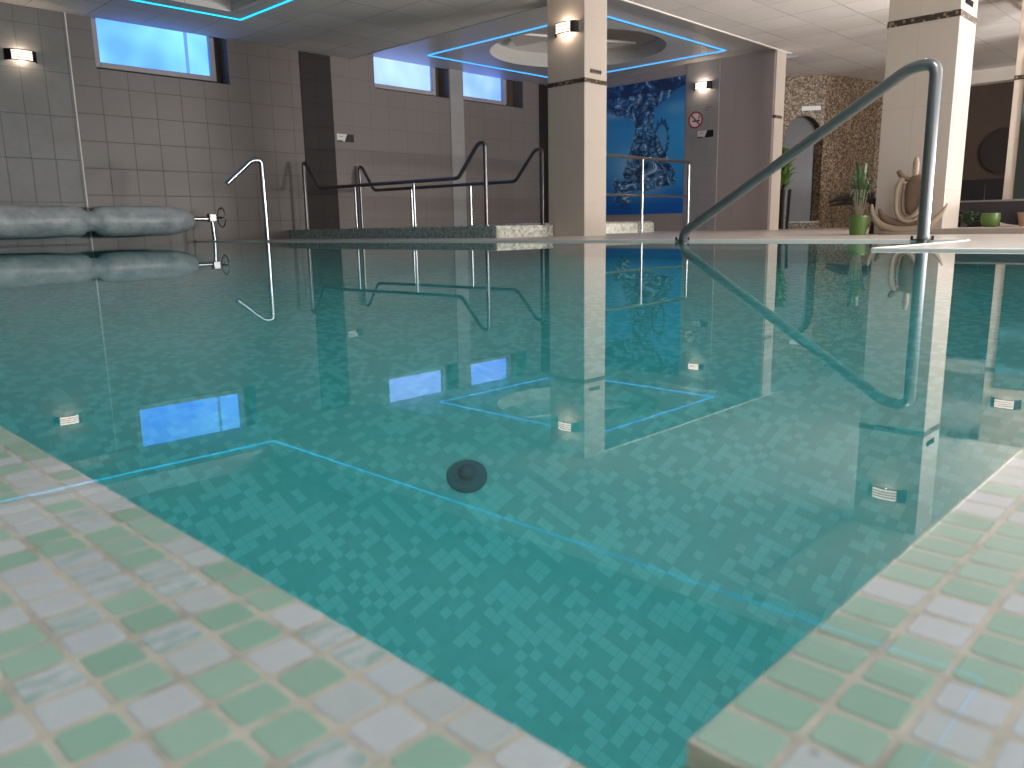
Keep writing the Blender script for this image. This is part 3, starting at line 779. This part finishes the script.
m.tube([(4.61, 9.35+.10*math.cos(2*math.pi*k/n), .285+.115*math.sin(2*math.pi*k/n)) for k in range(n+1)], .007, n=8)
m.tube([(4.61, 9.35, .165), (4.61, 9.35, .405)], .006, n=6); m.tube([(4.61, 9.25, .285), (4.61, 9.45, .285)], .006, n=6); m.tube([(4.52, 9.35, .28), (4.62, 9.35, .285)], .014, n=8)
m.build('hand_wheel', M['steel_dark'], rl, smooth=True)

# ------------------------------------------------------------------ sculpture
sx = 6.45
clay = plain('brown_carved_wood', (112, 90, 72), .5, var=.14, nscale=14.)
clay2 = plain('pale_carved_wood', (156, 136, 116), .5, var=.1, nscale=10.)
sg = empty('abstract_sculpture', (sx, 2.08, 0), 'brown abstract sculpture of a curved figure on a crescent bowl by the column', 'sculpture')
def ribbon(pts, radii, name, mat, flat=.6, label=None, n=14):
    m = MB(); P = [Vector((sx+p[2] if len(p) > 2 else sx, p[0], p[1])) for p in pts]
    # catmull rom refine
    Q, R = [], []
    for i in range(len(P)-1):
        p0, p1, p2, p3 = P[max(i-1, 0)], P[i], P[i+1], P[min(i+2, len(P)-1)]
        for k in range(6):
            t_ = k/6
            Q.append(.5*((2*p1)+(p2-p0)*t_+(2*p0-5*p1+4*p2-p3)*t_*t_+(3*p1-p0-3*p2+p3)*t_**3)); R.append(radii[i]*(1-t_)+radii[i+1]*t_)
    Q.append(P[-1]); R.append(radii[-1])
    rings = []
    for i, q in enumerate(Q):
        dd = (Q[min(i+1, len(Q)-1)]-Q[max(i-1, 0)]).normalized(); w = Vector((1, 0, 0)); w = (w-dd*w.dot(dd)).normalized(); u = dd.cross(w)
        rings.append([q+u*math.cos(2*math.pi*k/n)*R[i]+w*math.sin(2*math.pi*k/n)*R[i]*flat for k in range(n)])
    m.loft(rings); return m.build(name, mat, sg, smooth=True, label=label)
# crescent bowl (wide U), opening up
ribbon([(2.345, .235), (2.33, .16), (2.27, .085), (2.18, .045), (2.08, .035), (1.98, .05), (1.90, .10), (1.84, .165), (1.808, .225)], [.006, .022, .034, .038, .038, .034, .026, .014, .004], 'crescent_bowl', clay2, 1.6, 'pale crescent shaped bowl')
ribbon([(2.27, .02), (2.10, .012), (1.93, .02)], [.02, .03, .02], 'foot', clay2, 2.2)
ribbon([(2.29, .20), (2.24, .125), (2.14, .085), (2.04, .085), (1.95, .12)], [.01, .03, .035, .03, .012], 'inner_bowl', clay, 1.2)
# torso sheet
ribbon([(2.05, .12, 0), (2.045, .20, 0), (2.035, .30, 0), (2.03, .38, 0), (2.04, .435, 0)], [.03, .06, .078, .075, .03], 'torso', clay, .45)
ribbon([(2.045, .42), (2.045, .47), (2.045, .52), (2.045, .565)], [.014, .022, .024, .012], 'head', clay2, .9, 'pale elongated head')
ribbon([(2.165, .475), (2.15, .45), (2.125, .425), (2.08, .405)], [.018, .022, .02, .016], 'second_head', clay, .9)
# long looping arms
ribbon([(2.12, .42, -.03), (2.15, .36, -.035), (2.155, .27, -.035), (2.15, .19, -.035), (2.12, .125, -.04), (2.06, .10, -.04), (2.0, .115, -.04)], [.018, .02, .017, .017, .016, .015, .01], 'arm', clay2, 1.)
ribbon([(1.985, .41, -.03), (1.955, .35, -.035), (1.96, .27, -.035), (1.985, .20, -.035), (2.03, .14, -.04), (2.09, .12, -.04)], [.018, .02, .018, .017, .016, .01], 'arm', clay2, 1.)
ribbon([(2.11, .38, -.025), (2.115, .27, -.03), (2.10, .17, -.035), (2.06, .135, -.04)], [.01, .012, .012, .01], 'arm', clay, 1.)

# ------------------------------------------------------------------ plants
leafm = plain('deep_green_leaves', (62, 92, 52), .5, var=.35, nscale=18.)
leafp = plain('fresh_green_leaves', (82, 112, 52), .5, var=.25, nscale=18.)
leafg = plain('grey_green_leaves', (112, 128, 110), .5, var=.2, nscale=18.)
potg = plain('bright_green_pot_glaze', (80, 106, 46), .35, var=.05)
bark = plain('dark_brown_driftwood', (52, 40, 32), .7, var=.3, nscale=20.)
soil = plain('potting_soil', (48, 38, 30), .9, var=.2, nscale=60.)
def pot(root, x, y, z, r0, r1, h, mat):
    m = MB(); m.lathe([(r0*.98, 0), (r0, .005), (r1, h), (r1*1.05, h), (r1*1.05, h-.012), (r1*.93, h-.002), (r1*.9, h-.02)], (x, y, z), n=28, cap=True); m.build('pot', mat, root, smooth=True)
    m = MB(); m.lathe([(r1*.92, h-.02), (.01, h-.015)], (x, y, z), n=20); m.build('soil', soil, root)
def leaf(m, base, tip, wid, droop=.3, n=7, side=None):
    b, tp = Vector(base), Vector(tip); d = tp-b; L = d.length
    sd = side or d.cross(Vector((0, 0, 1))); sd = Vector(sd)
    if sd.length < 1e-5: sd = Vector((0, 1, 0))
    sd.normalize(); ring = []
    for k in range(n+1):
        t_ = k/n; p = b+d*t_+Vector((0, 0, droop*L*(4*t_*(1-t_))*.5)); w = wid*math.sin(math.pi*min(1, t_*.92+.06))
        ring.append((p-sd*w+Vector((0, 0, w*.25)), p-Vector((0, 0, w*.1)), p+sd*w+Vector((0, 0, w*.25)), p+Vector((0, 0, .002))))
    m.loft(ring)
rp = random.Random(11)
pp = empty('potted_palm', (6.30, 2.40, 0), 'leafy palm in a bright green pot beside the sculpture', 'potted plant')
px, py = 6.32, 2.39
pot(pp, px, py, .004, .058, .076, .145, potg)
m = MB()
for k in range(9):
    a = rp.uniform(0, 6.28); tx, ty = px+math.cos(a)*.05, py+math.sin(a)*.05; m.tube([(px+math.cos(a)*.02, py+math.sin(a)*.02, .12), (tx, ty, .22), (px+math.cos(a)*.07, py+math.sin(a)*.07, .34)], .0045, .03, n=6)
m.build('stem', plain('pale_plant_stems', (128, 122, 100), .6), pp, smooth=True)
m = MB()
for k in range(46):
    a = rp.uniform(0, 6.28); r = rp.uniform(.04, .15); z = rp.uniform(.28, .42); b = (px+math.cos(a)*.03, py+math.sin(a)*.03, z-.06)
    leaf(m, b, (px+math.cos(a)*r, py+math.sin(a)*r, z+rp.uniform(-.08, .13)), rp.uniform(.008, .016), .5)
m.build('foliage', leafm, pp, kind='stuff')
m = MB()
for k in range(12):
    a = rp.uniform(0, 6.28); r = rp.uniform(.08, .16); leaf(m, (px+math.cos(a)*.02, py+math.sin(a)*.02, .30), (px+math.cos(a)*r, py+math.sin(a)*r, rp.uniform(.26, .40)), .009, .9)
m.build('variegated_leaves', leafg, pp, kind='stuff', label='pale striped leaves')
dw = empty('driftwood', (6.6, 2.62, 0), 'dark brown driftwood piece behind the potted palm', 'driftwood')
m = MB(); m.tube([(6.75, 2.45, .29), (6.72, 2.58, .32), (6.68, 2.70, .29), (6.66, 2.77, .265)], .045, .04, n=10, taper=lambda t_: 1.-.75*t_); m.tube([(6.72, 2.5, .25), (6.70, 2.62, .26), (6.66, 2.76, .24)], .03, n=8, taper=lambda t_: 1.-.7*t_)
m.tube([(6.75, 2.45, .29), (6.76, 2.42, .12), (6.76, 2.44, .004)], .03, n=8); m.build('branch', bark, dw, smooth=True)
# plant by the arched door
dp = empty('door_plant', (12.3, 6.1, 0), 'tall bright green plant in a dark planter left of the arched door', 'potted plant')
MB().lathe([(.10, .0), (.12, .5), (.13, .62), (.11, .62)], (12.3, 5.86, .0), n=20).build('planter', M['black'], dp, smooth=True)
m = MB()
for k in range(130):
    a = rp.uniform(0, 6.28); r = rp.uniform(.05, .24); z = rp.uniform(.7, 1.25); leaf(m, (12.3+math.cos(a)*.04, 5.86+math.sin(a)*.04, z-.12), (12.3+math.cos(a)*r, 5.86+math.sin(a)*r, z), .03, .4)
m.build('foliage', leafp, dp, kind='stuff'); MB().tube([(12.3, 5.86, .55), (12.3, 5.86, 1.1)], .012, n=8).build('stem', bark, dp)
struct('trim_14', MB().box(12.5, 12.53, 6.08, 6.11, 0, .42), M['white'], label='thin white upright beside the planter')

# lounge end: pots, plants, bench
g2 = empty('round_pot', (7.20, 1.70, .045), 'small round bright green pot under the dark bench', 'pot')
m = MB(); m.lathe([(.040, 0), (.060, .02), (.068, .06), (.066, .105), (.062, .108), (.055, .10), (.01, .095)], (7.20, 1.70, .045), n=28); m.build('pot_body', potg, g2, smooth=True)
g3 = empty('bushy_plant', (7.2, 1.68, .045), 'low dark green bushy plant beside the small round pot', 'plant')
m = MB()
for k in range(70):
    a = rp.uniform(0, 6.28); r = rp.uniform(.03, .10); z = rp.uniform(.03, .12); leaf(m, (7.35+math.cos(a)*.02, 1.89+math.sin(a)*.02, .05+z*.4), (7.35+math.cos(a)*r, 1.89+math.sin(a)*r, .045+z), .014, .6)
m.build('foliage', plain('blue_green_leaves', (70, 92, 68), .5, var=.3, nscale=18.), g3, kind='stuff'); MB().tube([(7.35, 1.89, .045), (7.35, 1.89, .1)], .01, n=6).build('stem', bark, g3)
g4 = empty('terracotta_pot', (7.3, 1.45, .045), 'pale terracotta pot half hidden under the dark bench', 'pot')
MB().lathe([(.05, 0), (.07, .10), (.075, .11), (.06, .11)], (7.35, 1.48, .045), n=24).build('pot_body', plain('pale_terracotta', (176, 142, 120), .7), g4, smooth=True)
bn = empty('curved_bench', (7.9, 1.3, .045), 'dark grey curved lounge bench between the two right columns', 'bench')
m = MB(); rings = []
for k in range(25):
    t_ = k/24; y = 2.25-1.8*t_; x = 7.75-.25*t_
    zt = .265-.02*math.sin(t_*3.1)*.3; zb = .205-.15*min(1, max(0, (t_-.05)/.30))**1.2
    rings.append([(x-.18, y, zb), (x+.3, y, zb), (x+.3, y, zt), (x-.16, y, zt), (x-.2, y, zt-.015)])
m.loft(rings); m.build('seat_shell', plain('dark_grey_lounger', (52, 50, 56), .45, var=.06), bn, smooth=True)
MB().box(7.62, 7.9, .5, .62, .045, .12).build('foot', M['black'], bn); MB().box(7.72, 7.95, 2.05, 2.14, .045, .21).build('foot', M['black'], bn)
cab = empty('lounge_cabinet', (12.1, 3.2, .0), 'low black cabinet in the dark lounge', 'cabinet')
MB().box(11.9, 12.3, 2.55, 3.25, .0, .62, .01).build('cabinet_body', M['black'], cab)
MB().box(11.89, 11.9, 2.9, 2.91, .1, .55).build('cabinet_door', M['steel_dark'], cab)
dsc = empty('wall_disc', (14.9, 3.75, 1.1), 'large round black disc hanging in the dark lounge', 'wall decoration')
m = MB(); disc(m, (15.14, 3.45, 1.18), .36, d=.03); m.build('disc_body', plain('near_black_paint', (44, 37, 35), .6), dsc)
disc(MB(), (15.11, 3.45, 1.18), .30, d=.004, ri=.29).build('disc_ring', plain('near_black_rim', (48, 40, 38), .6), dsc)
bw = empty('wooden_bowl', (10.0, 1.9, 0), 'brown wooden planter box at the foot of the mirror', 'planter')
MB().box(9.6, 9.9, 1.55, 1.86, .004, .36, .01).build('planter_box', plain('brown_wood', (120, 88, 66), .6), bw)
m = MB()
for k in range(14):
    a = rp.uniform(0, 6.28); leaf(m, (9.75, 1.72, .34), (9.75+math.cos(a)*.14, 1.72+math.sin(a)*.14, rp.uniform(.38, .5)), .02, .5)
m.build('foliage', leafm, bw, kind='stuff')

# ------------------------------------------------------------------ light
day = (1., .97, .94)
for (lx, ly, le) in ((.9, -1.3, 36), (3.2, .35, 34), (-1.3, 1.2, 21)):  # lamps added out of view to brighten coping and pool
    cl_ = empty('added_ceiling_light', (lx, ly, ZC), 'added square white ceiling light out of view', 'ceiling light', 'added ceiling lights out of view')
    MB().box(lx-.32, lx+.32, ly-.32, ly+.32, ZC-.05, ZC-.001, .004).build('added_light_housing', M['white'], cl_)
    MB().box(lx-.29, lx+.29, ly-.29, ly+.29, ZC-.054, ZC-.0505).build('added_light_diffuser', emis('added_ceiling_light_diffuser', (255, 246, 235), 3.), cl_)
    lamp('ceiling_fill', 'AREA', (lx, ly, ZC-.06), le, (.84, .95, 1.), cl_, .56, .56)
fu = empty('added_floor_uplight', (9.4, .55, .045), 'added round floor uplight out of view in the lounge', 'uplight')  # uplight added out of view to brighten the right-hand ceiling
m = MB(); m.lathe([(.16, .045), (.17, .06), (.17, .10), (.15, .10), (.145, .075), (.01, .075)], (9.4, .55, 0), n=32); m.build('added_uplight_housing', M['steel_dark'], fu, smooth=True)
lamp('uplight_fill', 'AREA', (9.4, .55, .11), 85, (1., .94, .88), fu, .24, .24, rot=(math.radians(180), 0, 0))
for k in range(5):
    x = -1.5+13*(k+.5)/5
    lamp('added_window_light', 'AREA', (x, VB-.15, 1.25), (8, 8, 6, 6, 10)[k], day, None, 2.3, 2.0, rot=(math.radians(90), 0, 0))  # light added in the unseen right window openings
    lamp('added_window_light', 'AREA', (x, VB-.35, .55), (20, 40, 70, 240, 560)[k], (1., .965, .93), None, 2.3, .9, rot=(math.radians(137), 0, 0))  # second light, added and tilted up to brighten the ceiling
w = bpy.data.worlds.new('World'); sc.world = w; w.use_nodes = True
w.node_tree.nodes['Background'].inputs[0].default_value = (.6, .75, 1, 1); w.node_tree.nodes['Background'].inputs[1].default_value = .8

# ------------------------------------------------------------------ camera
f, th, ro, yaw = 789.3675, .1962928, -.0176384, .7708866
cam = bpy.data.cameras.new('camera'); co = bpy.data.objects.new('camera', cam); COL.objects.link(co)
cam.sensor_width = 36; cam.lens = f/1024*36; cam.clip_start = .005; cam.clip_end = 100
fw = Vector((math.cos(yaw), math.sin(yaw), 0)); R = Vector((math.sin(yaw), -math.cos(yaw), 0))
F = fw*math.cos(th)+Vector((0, 0, -math.sin(th))); U = fw*math.sin(th)+Vector((0, 0, math.cos(th)))
c, s = math.cos(ro), math.sin(ro)
R2 = R*c+U*s; U2 = U*c-R*s
co.matrix_world = Matrix(((R2.x, U2.x, -F.x, 0), (R2.y, U2.y, -F.y, 0), (R2.z, U2.z, -F.z, .1105), (0, 0, 0, 1)))
cam.dof.use_dof = True; cam.dof.focus_distance = 3.0; cam.dof.aperture_fstop = 17
sc.camera = co
sc.view_settings.exposure = 0.31
